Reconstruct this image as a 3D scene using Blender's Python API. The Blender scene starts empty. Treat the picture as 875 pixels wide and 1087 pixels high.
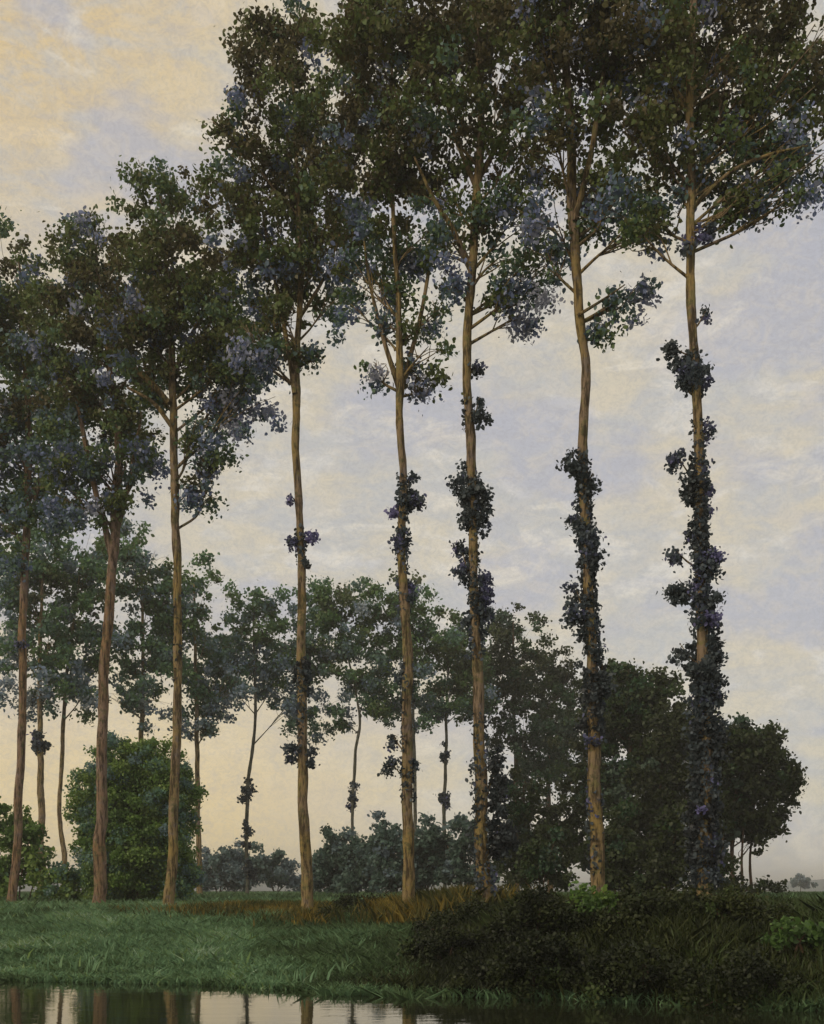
import bpy, math, random
import numpy as np
from mathutils import Vector, noise

SC = bpy.context.scene
COL = SC.collection
R = math.radians

# ------------------------------------------------------------------ camera
F = 1202.0          # focal length in photograph pixels (875 wide)
HZ = 945.0          # row of the horizon
CAMH = 1.65          # eye above the water
cam = bpy.data.objects.new('camera', bpy.data.cameras.new('camera'))
COL.objects.link(cam)
cam.location = (0, 0, CAMH)
cam.rotation_euler = (R(90), 0, 0)
cam.data.sensor_fit = 'VERTICAL'
cam.data.sensor_height = 36
cam.data.lens = 36 * F / 1087
cam.data.shift_y = (HZ - 543.5) / 1087
cam.data.clip_end = 6000
SC.camera = cam

# ------------------------------------------------------------------ world
W = bpy.data.worlds.new('World')
SC.world = W
W.use_nodes = True
nt = W.node_tree
nt.nodes.clear()


def N(tree, kind, **kw):
    n = tree.nodes.new(kind)
    for k, v in kw.items():
        if k.startswith('i_'):
            n.inputs[k[2:].replace('_', ' ')].default_value = v
        else:
            setattr(n, k, v)
    return n


SUN_DIR = Vector((-0.62, -0.55, 0.5)).normalized()      # towards the sun
sky = N(nt, 'ShaderNodeTexSky', sky_type='NISHITA', sun_disc=False)
sky.sun_elevation = math.asin(SUN_DIR.z)
sky.sun_rotation = math.atan2(SUN_DIR.x, SUN_DIR.y)
tc = N(nt, 'ShaderNodeTexCoord')
L = nt.links.new


def mixc(tree, fac, a, b):
    m = N(tree, 'ShaderNodeMix', data_type='RGBA')
    for sock, v in ((m.inputs[0], fac), (m.inputs[6], a), (m.inputs[7], b)):
        if hasattr(v, 'is_output'):
            tree.links.new(v, sock)
        elif isinstance(v, (int, float)):
            sock.default_value = v
        else:
            sock.default_value = (*v, 1)
    return m.outputs[2]


def mapr(tree, val, a, b, c=0.0, d=1.0):
    m = N(tree, 'ShaderNodeMapRange')
    m.interpolation_type = 'SMOOTHSTEP'
    tree.links.new(val, m.inputs[0])
    for i, v in enumerate((a, b, c, d)):
        m.inputs[i + 1].default_value = v
    return m.outputs[0]


def sky_noise(scale, stretch, detail, off, rough=0.55, dist=0.0):
    mp = N(nt, 'ShaderNodeMapping')
    mp.inputs['Location'].default_value = off
    mp.inputs['Scale'].default_value = (1, 1, stretch)
    mp.inputs['Rotation'].default_value = (0, R(-6), 0)
    L(tc.outputs['Generated'], mp.inputs['Vector'])
    n = N(nt, 'ShaderNodeTexNoise')
    n.inputs['Scale'].default_value = scale
    n.inputs['Detail'].default_value = detail
    n.inputs['Roughness'].default_value = rough
    n.inputs['Distortion'].default_value = dist
    L(mp.outputs['Vector'], n.inputs['Vector'])
    return n.outputs['Fac']


K = 9.6   # cloud colours are given as seen; the background strength is 0.1


def kc(r, g, b):
    return (r * K, g * K, b * K)


sep = N(nt, 'ShaderNodeSeparateXYZ')
L(tc.outputs['Generated'], sep.inputs[0])
n1 = sky_noise(9, 2.6, 5, (3.1, 0.7, 1.9), 0.6, 0.3)
n2 = sky_noise(17, 2.2, 5, (7.4, 2.2, 0.3), 0.62, 0.5)
n3 = sky_noise(5.5, 2.8, 4, (1.2, 5.5, 4.1), 0.55, 0.2)
n6 = sky_noise(12, 2.4, 6, (5.3, 1.1, 8.2), 0.62, 0.9)
n4 = sky_noise(150, 1.3, 3, (0, 0, 0), 0.75, 2.0)
n5 = sky_noise(48, 1.6, 4, (2, 9, 4), 0.7, 1.0)
c = mixc(nt, mapr(nt, n1, 0.40, 0.60), kc(0.415, 0.40, 0.37), kc(0.49, 0.435, 0.33))
c = mixc(nt, mapr(nt, n2, 0.52, 0.68, 0, 0.75), c, kc(0.56, 0.525, 0.465))
c = mixc(nt, mapr(nt, n3, 0.55, 0.70, 0, 0.55), c, kc(0.355, 0.365, 0.405))
warm = N(nt, 'ShaderNodeMath', operation='MULTIPLY')
L(mapr(nt, sep.outputs[0], 0.0, -0.30), warm.inputs[0])
L(mapr(nt, sep.outputs[2], 0.40, 0.62), warm.inputs[1])
wn = N(nt, 'ShaderNodeMath', operation='MULTIPLY')
L(warm.outputs[0], wn.inputs[0])
L(mapr(nt, n2, 0.36, 0.56, 0.25, 0.95), wn.inputs[1])
c = mixc(nt, wn.outputs[0], c, kc(0.57, 0.41, 0.175))
c = mixc(nt, mapr(nt, n3, 0.47, 0.60, 0, 0.8), c, kc(0.365, 0.36, 0.39))
c = mixc(nt, mapr(nt, n6, 0.54, 0.70, 0, 0.75), c, kc(0.60, 0.55, 0.46))
low = N(nt, 'ShaderNodeMath', operation='MULTIPLY')
L(mapr(nt, sep.outputs[0], 0.16, -0.22), low.inputs[0])
L(mapr(nt, sep.outputs[2], 0.27, 0.06, 0, 0.95), low.inputs[1])
c = mixc(nt, low.outputs[0], c, kc(0.63, 0.475, 0.225))
c = mixc(nt, mapr(nt, n5, 0.44, 0.66, 0.0, 0.28), c, kc(0.56, 0.48, 0.36))
c = mixc(nt, mapr(nt, n5, 0.52, 0.36, 0.0, 0.22), c, kc(0.34, 0.335, 0.36))
c = mixc(nt, mapr(nt, n4, 0.42, 0.64, 0.0, 0.26), c, kc(0.27, 0.26, 0.25))
c = mixc(nt, 0.93, sky.outputs['Color'], c)          # nearly closed cloud over the sky
bg = N(nt, 'ShaderNodeBackground')
bg.inputs['Strength'].default_value = 0.10
L(c, bg.inputs['Color'])
wo = N(nt, 'ShaderNodeOutputWorld')
L(bg.outputs[0], wo.inputs['Surface'])

sl = bpy.data.lights.new('sun', 'SUN')
sl.energy = 0.9
sl.angle = R(14)
sl.color = (1.0, 0.86, 0.66)
so = bpy.data.objects.new('sun', sl)
COL.objects.link(so)
so.location = (-20, -20, 40)
so.rotation_euler = (-SUN_DIR).to_track_quat('-Z', 'Y').to_euler()

SC.view_settings.view_transform = 'Standard'
SC.view_settings.look = 'None'
SC.view_settings.exposure = 0.52
SC.view_settings.gamma = 1
SC.view_settings.use_curve_mapping = False
SC.render.engine = 'CYCLES'
SC.cycles.max_bounces = 5
SC.cycles.diffuse_bounces = 3
SC.cycles.transmission_bounces = 3
SC.cycles.glossy_bounces = 3

# ------------------------------------------------------------------ helpers


def P(px, py, D):
    return np.array([(px - 437.5) / F * D, D, CAMH + (HZ - py) / F * D])


def lerp(a, b, t):
    return a + (b - a) * t


def sstep(a, b, x):
    t = min(1.0, max(0.0, (x - a) / (b - a)))
    return t * t * (3 - 2 * t)


def edge_y(x):
    xx = max(-18.0, min(12.0, x))
    return 17.85 - 0.42 * xx + 0.45 * noise.noise((x * 0.35, 3.3, 0)) + 0.18 * noise.noise((x * 1.3, 8.3, 0))


def ground_z(x, y):
    t = y - edge_y(x)
    k = sstep(-0.6, 3.6, x)
    wdt = lerp(14.0, 5.0, k)
    top = lerp(0.92, 1.15, k)
    if t < 0:
        z = max(-1.2, 0.35 * t)
    else:
        q = min(1, t / wdt)
        z = top * lerp(q ** 1.25, 1 - (1 - q) ** 1.6, k)
    far = sstep(0, 3, t)
    z += far * (0.07 * noise.noise((x * 0.5, y * 0.5, 1)) + 0.06 * noise.noise((x * 0.12, y * 0.12, 5)))
    if y > 48:
        z = lerp(z, 1.10 + 0.10 * noise.noise((x * 0.03, y * 0.03, 2)), sstep(48, 60, y))
    return z


def tag(o, label=None, cat=None, group=None, kind=None):
    if label:
        o['label'] = label
    if cat:
        o['category'] = cat
    if group:
        o['group'] = group
    if kind:
        o['kind'] = kind
    return o


def empty(name, loc):
    o = bpy.data.objects.new(name, None)
    COL.objects.link(o)
    o.location = loc
    o.empty_display_size = 0.3
    return o


def mesh_np(name, verts, fsize, mat, parent=None, tint=None, smooth=False, faces=None, org=None):
    """verts (n,3); faces are consecutive runs of fsize verts unless given as an (m,fsize) array."""
    me = bpy.data.meshes.new(name)
    verts = np.asarray(verts, dtype=np.float32)
    if org is None:
        org = parent.location if parent is not None else (0, 0, 0)
    org = np.array(org, dtype=np.float32)
    nv = len(verts)
    if faces is None:
        faces = np.arange(nv, dtype=np.int32).reshape(-1, fsize)
    faces = np.asarray(faces, dtype=np.int32)
    nf = len(faces)
    me.vertices.add(nv)
    me.vertices.foreach_set('co', (verts - org).ravel())
    me.loops.add(nf * fsize)
    me.loops.foreach_set('vertex_index', faces.ravel())
    me.polygons.add(nf)
    me.polygons.foreach_set('loop_start', np.arange(0, nf * fsize, fsize, dtype=np.int32))
    me.polygons.foreach_set('loop_total', np.full(nf, fsize, dtype=np.int32))
    if smooth:
        me.polygons.foreach_set('use_smooth', np.ones(nf, dtype=bool))
    me.update(calc_edges=True)
    if tint is not None:
        a = me.attributes.new('tint', 'FLOAT', 'FACE')
        a.data.foreach_set('value', np.asarray(tint, dtype=np.float32))
    me.materials.append(mat)
    o = bpy.data.objects.new(name, me)
    COL.objects.link(o)
    if parent is not None:
        o.parent = parent
    return o


# ------------------------------------------------------------------ materials
def new_mat(name):
    m = bpy.data.materials.new(name)
    m.use_nodes = True
    t = m.node_tree
    t.nodes.clear()
    out = N(t, 'ShaderNodeOutputMaterial')
    b = N(t, 'ShaderNodeBsdfPrincipled')
    t.links.new(b.outputs[0], out.inputs[0])
    return m, t, b, out


def leaf_mat(name, ramp, rough=0.5, spec=0.35, trans=0.33):
    m, t, b, out = new_mat(name)
    at = N(t, 'ShaderNodeAttribute', attribute_name='tint')
    cr = N(t, 'ShaderNodeValToRGB')
    el = cr.color_ramp.elements
    while len(el) > 1:
        el.remove(el[-1])
    el[0].position, el[0].color = ramp[0][0], (*ramp[0][1], 1)
    for p, c_ in ramp[1:]:
        e = el.new(p)
        e.color = (*c_, 1)
    t.links.new(at.outputs['Fac'], cr.inputs[0])
    t.links.new(cr.outputs[0], b.inputs['Base Color'])
    b.inputs['Roughness'].default_value = rough
    b.inputs['Specular IOR Level'].default_value = spec
    if trans > 0:
        tr = N(t, 'ShaderNodeBsdfTranslucent')
        t.links.new(cr.outputs[0], tr.inputs[0])
        mx = N(t, 'ShaderNodeMixShader')
        mx.inputs[0].default_value = trans
        t.links.new(b.outputs[0], mx.inputs[1])
        t.links.new(tr.outputs[0], mx.inputs[2])
        t.links.new(mx.outputs[0], out.inputs[0])
    return m


# tint 0..0.55 olive and brown greens, ..0.8 cool greens, ..1 blue violet and mauve highlights painted into the leaves
M_POPLAR = leaf_mat('poplar_leaves', [
    (0.00, (0.062, 0.059, 0.025)), (0.16, (0.126, 0.103, 0.043)), (0.30, (0.108, 0.126, 0.038)),
    (0.48, (0.129, 0.184, 0.050)), (0.62, (0.113, 0.202, 0.120)), (0.76, (0.153, 0.221, 0.284)),
    (0.88, (0.216, 0.272, 0.508)), (1.00, (0.418, 0.442, 0.550))])
M_BACK = leaf_mat('far_poplar_leaves', [
    (0.00, (0.068, 0.082, 0.036)), (0.2, (0.113, 0.145, 0.055)), (0.42, (0.119, 0.220, 0.068)),
    (0.60, (0.113, 0.220, 0.127)), (0.76, (0.170, 0.259, 0.228)),
    (0.90, (0.249, 0.336, 0.479)), (1.00, (0.431, 0.489, 0.513))])
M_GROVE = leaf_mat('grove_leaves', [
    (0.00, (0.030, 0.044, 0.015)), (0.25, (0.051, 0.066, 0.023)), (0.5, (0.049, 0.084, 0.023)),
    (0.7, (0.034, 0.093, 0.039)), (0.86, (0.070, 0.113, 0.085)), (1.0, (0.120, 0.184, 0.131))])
M_IVY = leaf_mat('ivy_leaves', [
    (0.00, (0.043, 0.050, 0.057)), (0.4, (0.078, 0.102, 0.112)), (0.65, (0.083, 0.113, 0.140)),
    (0.85, (0.144, 0.150, 0.301)), (1.0, (0.231, 0.219, 0.441))])
M_SHRUB = leaf_mat('green_shrub_leaves', [
    (0.0, (0.074, 0.139, 0.038)), (0.35, (0.133, 0.239, 0.054)), (0.6, (0.212, 0.305, 0.068)),
    (0.8, (0.120, 0.239, 0.159)), (1.0, (0.199, 0.292, 0.318))])
M_BLUE = leaf_mat('haze_tinted_bush_leaves', [  # blue of the distance haze mixed into these leaf colours
    (0.0, (0.065, 0.110, 0.076)), (0.4, (0.101, 0.170, 0.137)), (0.7, (0.145, 0.209, 0.228)),
    (1.0, (0.193, 0.260, 0.315))])
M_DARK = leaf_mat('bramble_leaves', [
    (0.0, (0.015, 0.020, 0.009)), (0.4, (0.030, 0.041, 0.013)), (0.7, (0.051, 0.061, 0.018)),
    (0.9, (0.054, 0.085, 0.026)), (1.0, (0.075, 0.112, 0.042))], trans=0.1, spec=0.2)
M_GRASS = leaf_mat('grass_blades', [
    (0.0, (0.073, 0.118, 0.052)), (0.3, (0.122, 0.199, 0.084)), (0.55, (0.168, 0.295, 0.152)),
    (0.75, (0.248, 0.419, 0.238)), (0.9, (0.228, 0.328, 0.087)), (1.0, (0.430, 0.574, 0.419))], spec=0.2)
M_RUST = leaf_mat('russet_blades', [
    (0.0, (0.053, 0.072, 0.025)), (0.4, (0.120, 0.115, 0.037)), (0.75, (0.245, 0.180, 0.041)),
    (1.0, (0.325, 0.253, 0.056))], spec=0.15)


def bark_mat(name, a, b_, c_, dark):
    m, t, b, out = new_mat(name)
    tc_ = N(t, 'ShaderNodeTexCoord')
    mp = N(t, 'ShaderNodeMapping')
    mp.inputs['Scale'].default_value = (7, 7, 1.1)
    t.links.new(tc_.outputs['Object'], mp.inputs[0])
    n = N(t, 'ShaderNodeTexNoise')
    n.inputs['Scale'].default_value = 1.6
    n.inputs['Detail'].default_value = 7
    n.inputs['Roughness'].default_value = 0.68
    t.links.new(mp.outputs[0], n.inputs['Vector'])
    n2_ = N(t, 'ShaderNodeTexNoise')
    n2_.inputs['Scale'].default_value = 0.7
    n2_.inputs['Detail'].default_value = 5
    t.links.new(tc_.outputs['Object'], n2_.inputs['Vector'])
    n3_ = N(t, 'ShaderNodeTexNoise')
    n3_.inputs['Scale'].default_value = 5.5
    n3_.inputs['Detail'].default_value = 4
    t.links.new(tc_.outputs['Object'], n3_.inputs['Vector'])
    c0 = mixc(t, mapr(t, n2_.outputs['Fac'], 0.38, 0.62), a, b_)
    c0 = mixc(t, mapr(t, n3_.outputs['Fac'], 0.50, 0.66, 0, 0.8), c0, c_)
    n4_ = N(t, 'ShaderNodeTexNoise')
    n4_.inputs['Scale'].default_value = 2.6
    n4_.inputs['Detail'].default_value = 6
    n4_.inputs['Roughness'].default_value = 0.7
    t.links.new(tc_.outputs['Object'], n4_.inputs['Vector'])
    c0 = mixc(t, mapr(t, n4_.outputs['Fac'], 0.53, 0.62, 0, 0.7), c0, (0.085, 0.095, 0.045))
    c0 = mixc(t, mapr(t, n4_.outputs['Fac'], 0.44, 0.36, 0, 0.6), c0, (0.22, 0.185, 0.19))
    c0 = mixc(t, mapr(t, n.outputs['Fac'], 0.54, 0.40, 0, 0.9), c0, dark)
    t.links.new(c0, b.inputs['Base Color'])
    b.inputs['Roughness'].default_value = 0.85
    b.inputs['Specular IOR Level'].default_value = 0.2
    bp = N(t, 'ShaderNodeBump')
    bp.inputs['Strength'].default_value = 1.0
    bp.inputs['Distance'].default_value = 0.09
    t.links.new(n.outputs['Fac'], bp.inputs['Height'])
    t.links.new(bp.outputs[0], b.inputs['Normal'])
    return m


M_BARK = bark_mat('poplar_bark', (0.32, 0.23, 0.088), (0.28, 0.205, 0.14), (0.22, 0.20, 0.075), (0.050, 0.036, 0.019))
M_BARK_RED = bark_mat('reddish_bark', (0.28, 0.175, 0.095), (0.28, 0.195, 0.155), (0.21, 0.175, 0.085), (0.050, 0.034, 0.022))
M_BARK_DARK = bark_mat('dark_bark', (0.14, 0.085, 0.05), (0.10, 0.075, 0.055), (0.17, 0.085, 0.045), (0.035, 0.028, 0.02))  # darker brown bark for grove trees and bush stems
M_BARK_GREY = bark_mat('grey_green_bark', (0.17, 0.17, 0.12), (0.15, 0.14, 0.11), (0.12, 0.15, 0.12), (0.05, 0.05, 0.04))

# ground
M_GROUND, t, b, out = new_mat('earth_and_turf')
tc_ = N(t, 'ShaderNodeTexCoord')
na = N(t, 'ShaderNodeTexNoise', i_Scale=0.5, i_Detail=8.0, i_Roughness=0.65)
nb = N(t, 'ShaderNodeTexNoise', i_Scale=6.0, i_Detail=6.0, i_Roughness=0.7)
t.links.new(tc_.outputs['Object'], na.inputs['Vector'])
t.links.new(tc_.outputs['Object'], nb.inputs['Vector'])
c0 = mixc(t, mapr(t, na.outputs['Fac'], 0.36, 0.62), (0.026, 0.030, 0.013), (0.040, 0.058, 0.022))
c0 = mixc(t, mapr(t, nb.outputs['Fac'], 0.48, 0.66, 0, 0.7), c0, (0.055, 0.045, 0.022))
t.links.new(c0, b.inputs['Base Color'])
b.inputs['Roughness'].default_value = 0.95
b.inputs['Specular IOR Level'].default_value = 0.1
bp = N(t, 'ShaderNodeBump')
bp.inputs['Strength'].default_value = 0.8
bp.inputs['Distance'].default_value = 0.1
t.links.new(nb.outputs['Fac'], bp.inputs['Height'])
t.links.new(bp.outputs[0], b.inputs['Normal'])

# water
M_WATER, t, b, out = new_mat('still_river_water')
b.inputs['Base Color'].default_value = (0.020, 0.024, 0.012, 1)
b.inputs['Roughness'].default_value = 0.02
b.inputs['IOR'].default_value = 1.45
b.inputs['Specular IOR Level'].default_value = 1.0
tc_ = N(t, 'ShaderNodeTexCoord')
mp = N(t, 'ShaderNodeMapping')
mp.inputs['Scale'].default_value = (0.55, 1.6, 1)
t.links.new(tc_.outputs['Object'], mp.inputs[0])
nw = N(t, 'ShaderNodeTexNoise', i_Scale=1.6, i_Detail=4.0, i_Roughness=0.55)
t.links.new(mp.outputs[0], nw.inputs['Vector'])
bp = N(t, 'ShaderNodeBump')
bp.inputs['Strength'].default_value = 0.06
bp.inputs['Distance'].default_value = 0.06
t.links.new(nw.outputs['Fac'], bp.inputs['Height'])
t.links.new(bp.outputs[0], b.inputs['Normal'])

M_HILL, t, b, out = new_mat('distant_hill_fields')
tc_ = N(t, 'ShaderNodeTexCoord')
na = N(t, 'ShaderNodeTexNoise', i_Scale=0.02, i_Detail=6.0, i_Roughness=0.6)
t.links.new(tc_.outputs['Object'], na.inputs['Vector'])
c0 = mixc(t, mapr(t, na.outputs['Fac'], 0.4, 0.6), (0.10, 0.12, 0.135), (0.085, 0.115, 0.105))
t.links.new(c0, b.inputs['Base Color'])
b.inputs['Roughness'].default_value = 1.0

# ------------------------------------------------------------------ setting
def axis(parts):
    out_ = []
    for a, b_, n in parts:
        out_ += list(np.linspace(a, b_, n, endpoint=False))
    return np.array(out_ + [parts[-1][1]])


gx = axis([(-1600, -300, 8), (-300, -60, 24), (-60, -24, 36), (-24, 14, 130), (14, 40, 36), (40, 300, 26), (300, 1600, 8)])
gy = axis([(-60, 12, 8), (12, 16, 8), (16, 46, 120), (46, 130, 60), (130, 400, 18), (400, 3500, 12)])
V = np.array([[x, y, ground_z(x, y)] for y in gy for x in gx])
nx = len(gx)
idx = np.arange(len(V)).reshape(len(gy), nx)
FQ = np.stack([idx[:-1, :-1], idx[:-1, 1:], idx[1:, 1:], idx[1:, :-1]], -1).reshape(-1, 4)
tag(mesh_np('ground', V, 4, M_GROUND, faces=FQ, smooth=True), kind='structure')

wx = axis([(-120, 120, 60)])
wy = axis([(-59, 30, 40)])
V = np.array([[x, y, 0.0] for y in wy for x in wx])
idx = np.arange(len(V)).reshape(len(wy), len(wx))
FQ = np.stack([idx[:-1, :-1], idx[:-1, 1:], idx[1:, 1:], idx[1:, :-1]], -1).reshape(-1, 4)
tag(mesh_np('water', V, 4, M_WATER, faces=FQ, smooth=True), kind='structure')

# far low hills
hv, ncol, nrow = [], 90, 7
for j in range(nrow):
    for i in range(ncol):
        x = lerp(-700, 900, i / (ncol - 1))
        y = 700 + j * 60
        k = math.sin(math.pi * j / (nrow - 1))
        h = 4 + 6.5 * (0.6 + noise.noise((x * 0.004, 2.0, j * 0.2))) + 1.5 * noise.noise((x * 0.03, y * 0.03, 0))
        h += 4 * sstep(200, 420, x)
        hv.append((x, y, 1.0 + k * max(1.5, h)))
idx = np.arange(len(hv)).reshape(nrow, ncol)
FQ = np.stack([idx[:-1, :-1], idx[:-1, 1:], idx[1:, 1:], idx[1:, :-1]], -1).reshape(-1, 4)
tag(mesh_np('hills', hv, 4, M_HILL, faces=FQ, smooth=True), kind='structure')


# ------------------------------------------------------------------ plants
DENS = 2.1
LS = 0.76
HEX = np.array([(0, 0.0), (0.42, 0.28), (0.38, 0.68), (0, 1.0), (-0.38, 0.68), (-0.42, 0.28)])
HEX[:, 1] -= 0.5


def unit(rng, n):
    v = rng.normal(size=(n, 3))
    return v / np.linalg.norm(v, axis=1, keepdims=True)


def leaf_verts(rng, cen, size, droop=0.35):
    """one six-sided leaf around every centre, randomly turned, tips hanging a little"""
    n = len(cen)
    a = unit(rng, n)
    a[:, 2] -= droop
    a /= np.linalg.norm(a, axis=1, keepdims=True)
    q = unit(rng, n)
    b_ = np.cross(a, q)
    b_ /= np.linalg.norm(b_, axis=1, keepdims=True) + 1e-9
    s = size[:, None, None]
    v = cen[:, None, :] + s * (HEX[None, :, 0:1] * 0.95 * b_[:, None, :] + HEX[None, :, 1:2] * 1.25 * a[:, None, :])
    # fold along the midrib
    nrm = np.cross(a, b_)
    v += s * (np.abs(HEX[None, :, 0:1]) * 0.35) * nrm[:, None, :]
    return v.reshape(-1, 3)


def foliage(rng, blobs, rc, per, size, fill, tspread=0.13, oddf=0.17):
    """blobs: (centre, radii, tint).  Clumps of leaves through the volume, thicker to the outside."""
    VV, TT = [], []
    for cen, rad, tint in blobs:
        vol = rad[0] * rad[1] * rad[2]
        nc = max(3, int(fill * vol / rc ** 3))
        d = unit(rng, nc)
        r = rng.random(nc) ** 0.42
        # uneven outline
        lump = 1 + 0.22 * np.sin(d[:, 0] * 5.1 + tint * 31) * np.sin(d[:, 2] * 4.3 + tint * 17) + rng.normal(0, 0.07, nc)
        cc = cen + d * (r * lump)[:, None] * np.maximum(rad - rc * 0.5, rc * 0.3)
        crad = rc * rng.uniform(0.55, 1.25, nc)
        ct = tint + rng.normal(0, tspread, nc)
        odd = rng.random(nc) < oddf  # stray clumps, mostly pale: bright sky specks painted as leaf colour
        ct[odd] = np.where(rng.random(odd.sum()) < 0.6, rng.uniform(0.72, 1.0, odd.sum()), rng.uniform(0.0, 0.7, odd.sum()))
        k = np.repeat(np.arange(nc), np.maximum(4, (per * DENS * (crad / rc) ** 2).astype(int)))
        n = len(k)
        ld = rng.normal(0, 0.42, (n, 3)) * np.array([1.0, 1.0, 0.8])
        lc = cc[k] + ld * crad[k][:, None]
        sz = size * LS * rng.uniform(0.55, 1.4, n)
        VV.append(leaf_verts(rng, lc, sz))
        TT.append(np.clip(ct[k] + rng.normal(0, 0.075, n), 0, 1))
    return np.concatenate(VV), np.concatenate(TT)


def catmull(pts, sub):
    pts = [np.array(p, float) for p in pts]
    ext = [2 * pts[0] - pts[1]] + pts + [2 * pts[-1] - pts[-2]]
    res = []
    for i in range(1, len(ext) - 2):
        p0, p1, p2, p3 = ext[i - 1:i + 3]
        for k in range(sub):
            t_ = k / sub
            res.append(0.5 * ((2 * p1) + (-p0 + p2) * t_ + (2 * p0 - 5 * p1 + 4 * p2 - p3) * t_ ** 2 + (-p0 + 3 * p1 - 3 * p2 + p3) * t_ ** 3))
    res.append(pts[-1])
    return res


def tube_geo(path, sub=6, sides=10, rough=0.12, seed=0, crook=0.6):
    return tube(None, path, None, None, sub, sides, rough, seed, crook)


def tube(name, path, mat, parent, sub=6, sides=10, rough=0.12, seed=0, crook=0.6):
    """path rows: x, y, z, radius"""
    cp = catmull(path, sub)
    vs = []
    for i, p in enumerate(cp):
        wv = min(0.35, i * 0.05) * max(0.02, p[3]) * crook
        c_ = Vector(p[:3]) + Vector((noise.noise((seed * 3.7, p[2] * 0.55, 1)), noise.noise((seed * 1.7, p[2] * 0.55, 9)), 0)) * wv * 3
        d = Vector(cp[min(i + 1, len(cp) - 1)][:3]) - Vector(cp[max(i - 1, 0)][:3])
        d.normalize()
        u = d.cross(Vector((0, 1, 0.13))).normalized()
        w = d.cross(u)
        for k in range(sides):
            a = 2 * math.pi * k / sides
            rr = max(0.008, p[3]) * (1 + rough * 2 * noise.noise((math.cos(a) * 1.2 + seed, math.sin(a) * 1.2, p[2] * 1.6)) + rough * noise.noise((math.cos(a) * 2.5 + seed, math.sin(a) * 2.5, p[2] * 4.0)))
            vs.append(c_ + (u * math.cos(a) + w * math.sin(a)) * rr)
    top = len(vs)
    vs.append(Vector(cp[-1][:3]))
    fs = []
    for i in range(len(cp) - 1):
        for k in range(sides):
            a, b_ = i * sides + k, i * sides + (k + 1) % sides
            fs.append((a, b_, b_ + sides, a + sides))
    l0 = (len(cp) - 1) * sides
    for k in range(0, sides, 2):
        fs.append((l0 + k, l0 + (k + 1) % sides, l0 + (k + 2) % sides, top))
    vs, fs = np.array([tuple(v) for v in vs]), np.array(fs)
    if name is None:
        return vs, fs
    return mesh_np(name, vs, 4, mat, parent, smooth=True, faces=fs)


def px_path(rows, D, rng, wob=0.12, base=False):
    out_ = []
    off = rng.normal(0, wob)
    for i, (x, y, w) in enumerate(rows):
        d = D + (0 if i == 0 else off * min(1, i / 3))
        p = P(x, y, D)
        p[1] = d
        out_.append([*p, w * 0.325 / F * D])
    if base:
        p = list(out_[0])
        gz = ground_z(p[0], p[1])
        q = [p[0], p[1], gz - 0.25, p[3] * 1.6]
        while out_ and out_[0][2] < gz + 1.0:
            out_.pop(0)
        out_ = [q, [p[0], p[1], gz + 0.12, p[3] * 1.25], [p[0], p[1], gz + 0.5, p[3] * 1.08]] + out_
    return out_


def px_blobs(rows, D, rng, depth=1.0, grow=1.08):
    res = []
    for row in rows:
        x, y, rx, ry, tint = row[:5]
        p = P(x, y, D)
        a, c_ = rx * grow / F * D, ry * grow / F * D
        bdep = min(max(a, 0.6 * c_), a * 1.4) * depth
        p[1] += rng.normal(0, 0.25) * bdep
        res.append((p, np.array([a, bdep, c_]), tint))
    return res


def along(path, t):
    cp = catmull(path, 6)
    return cp[min(len(cp) - 1, int(t * (len(cp) - 1)))]


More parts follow.
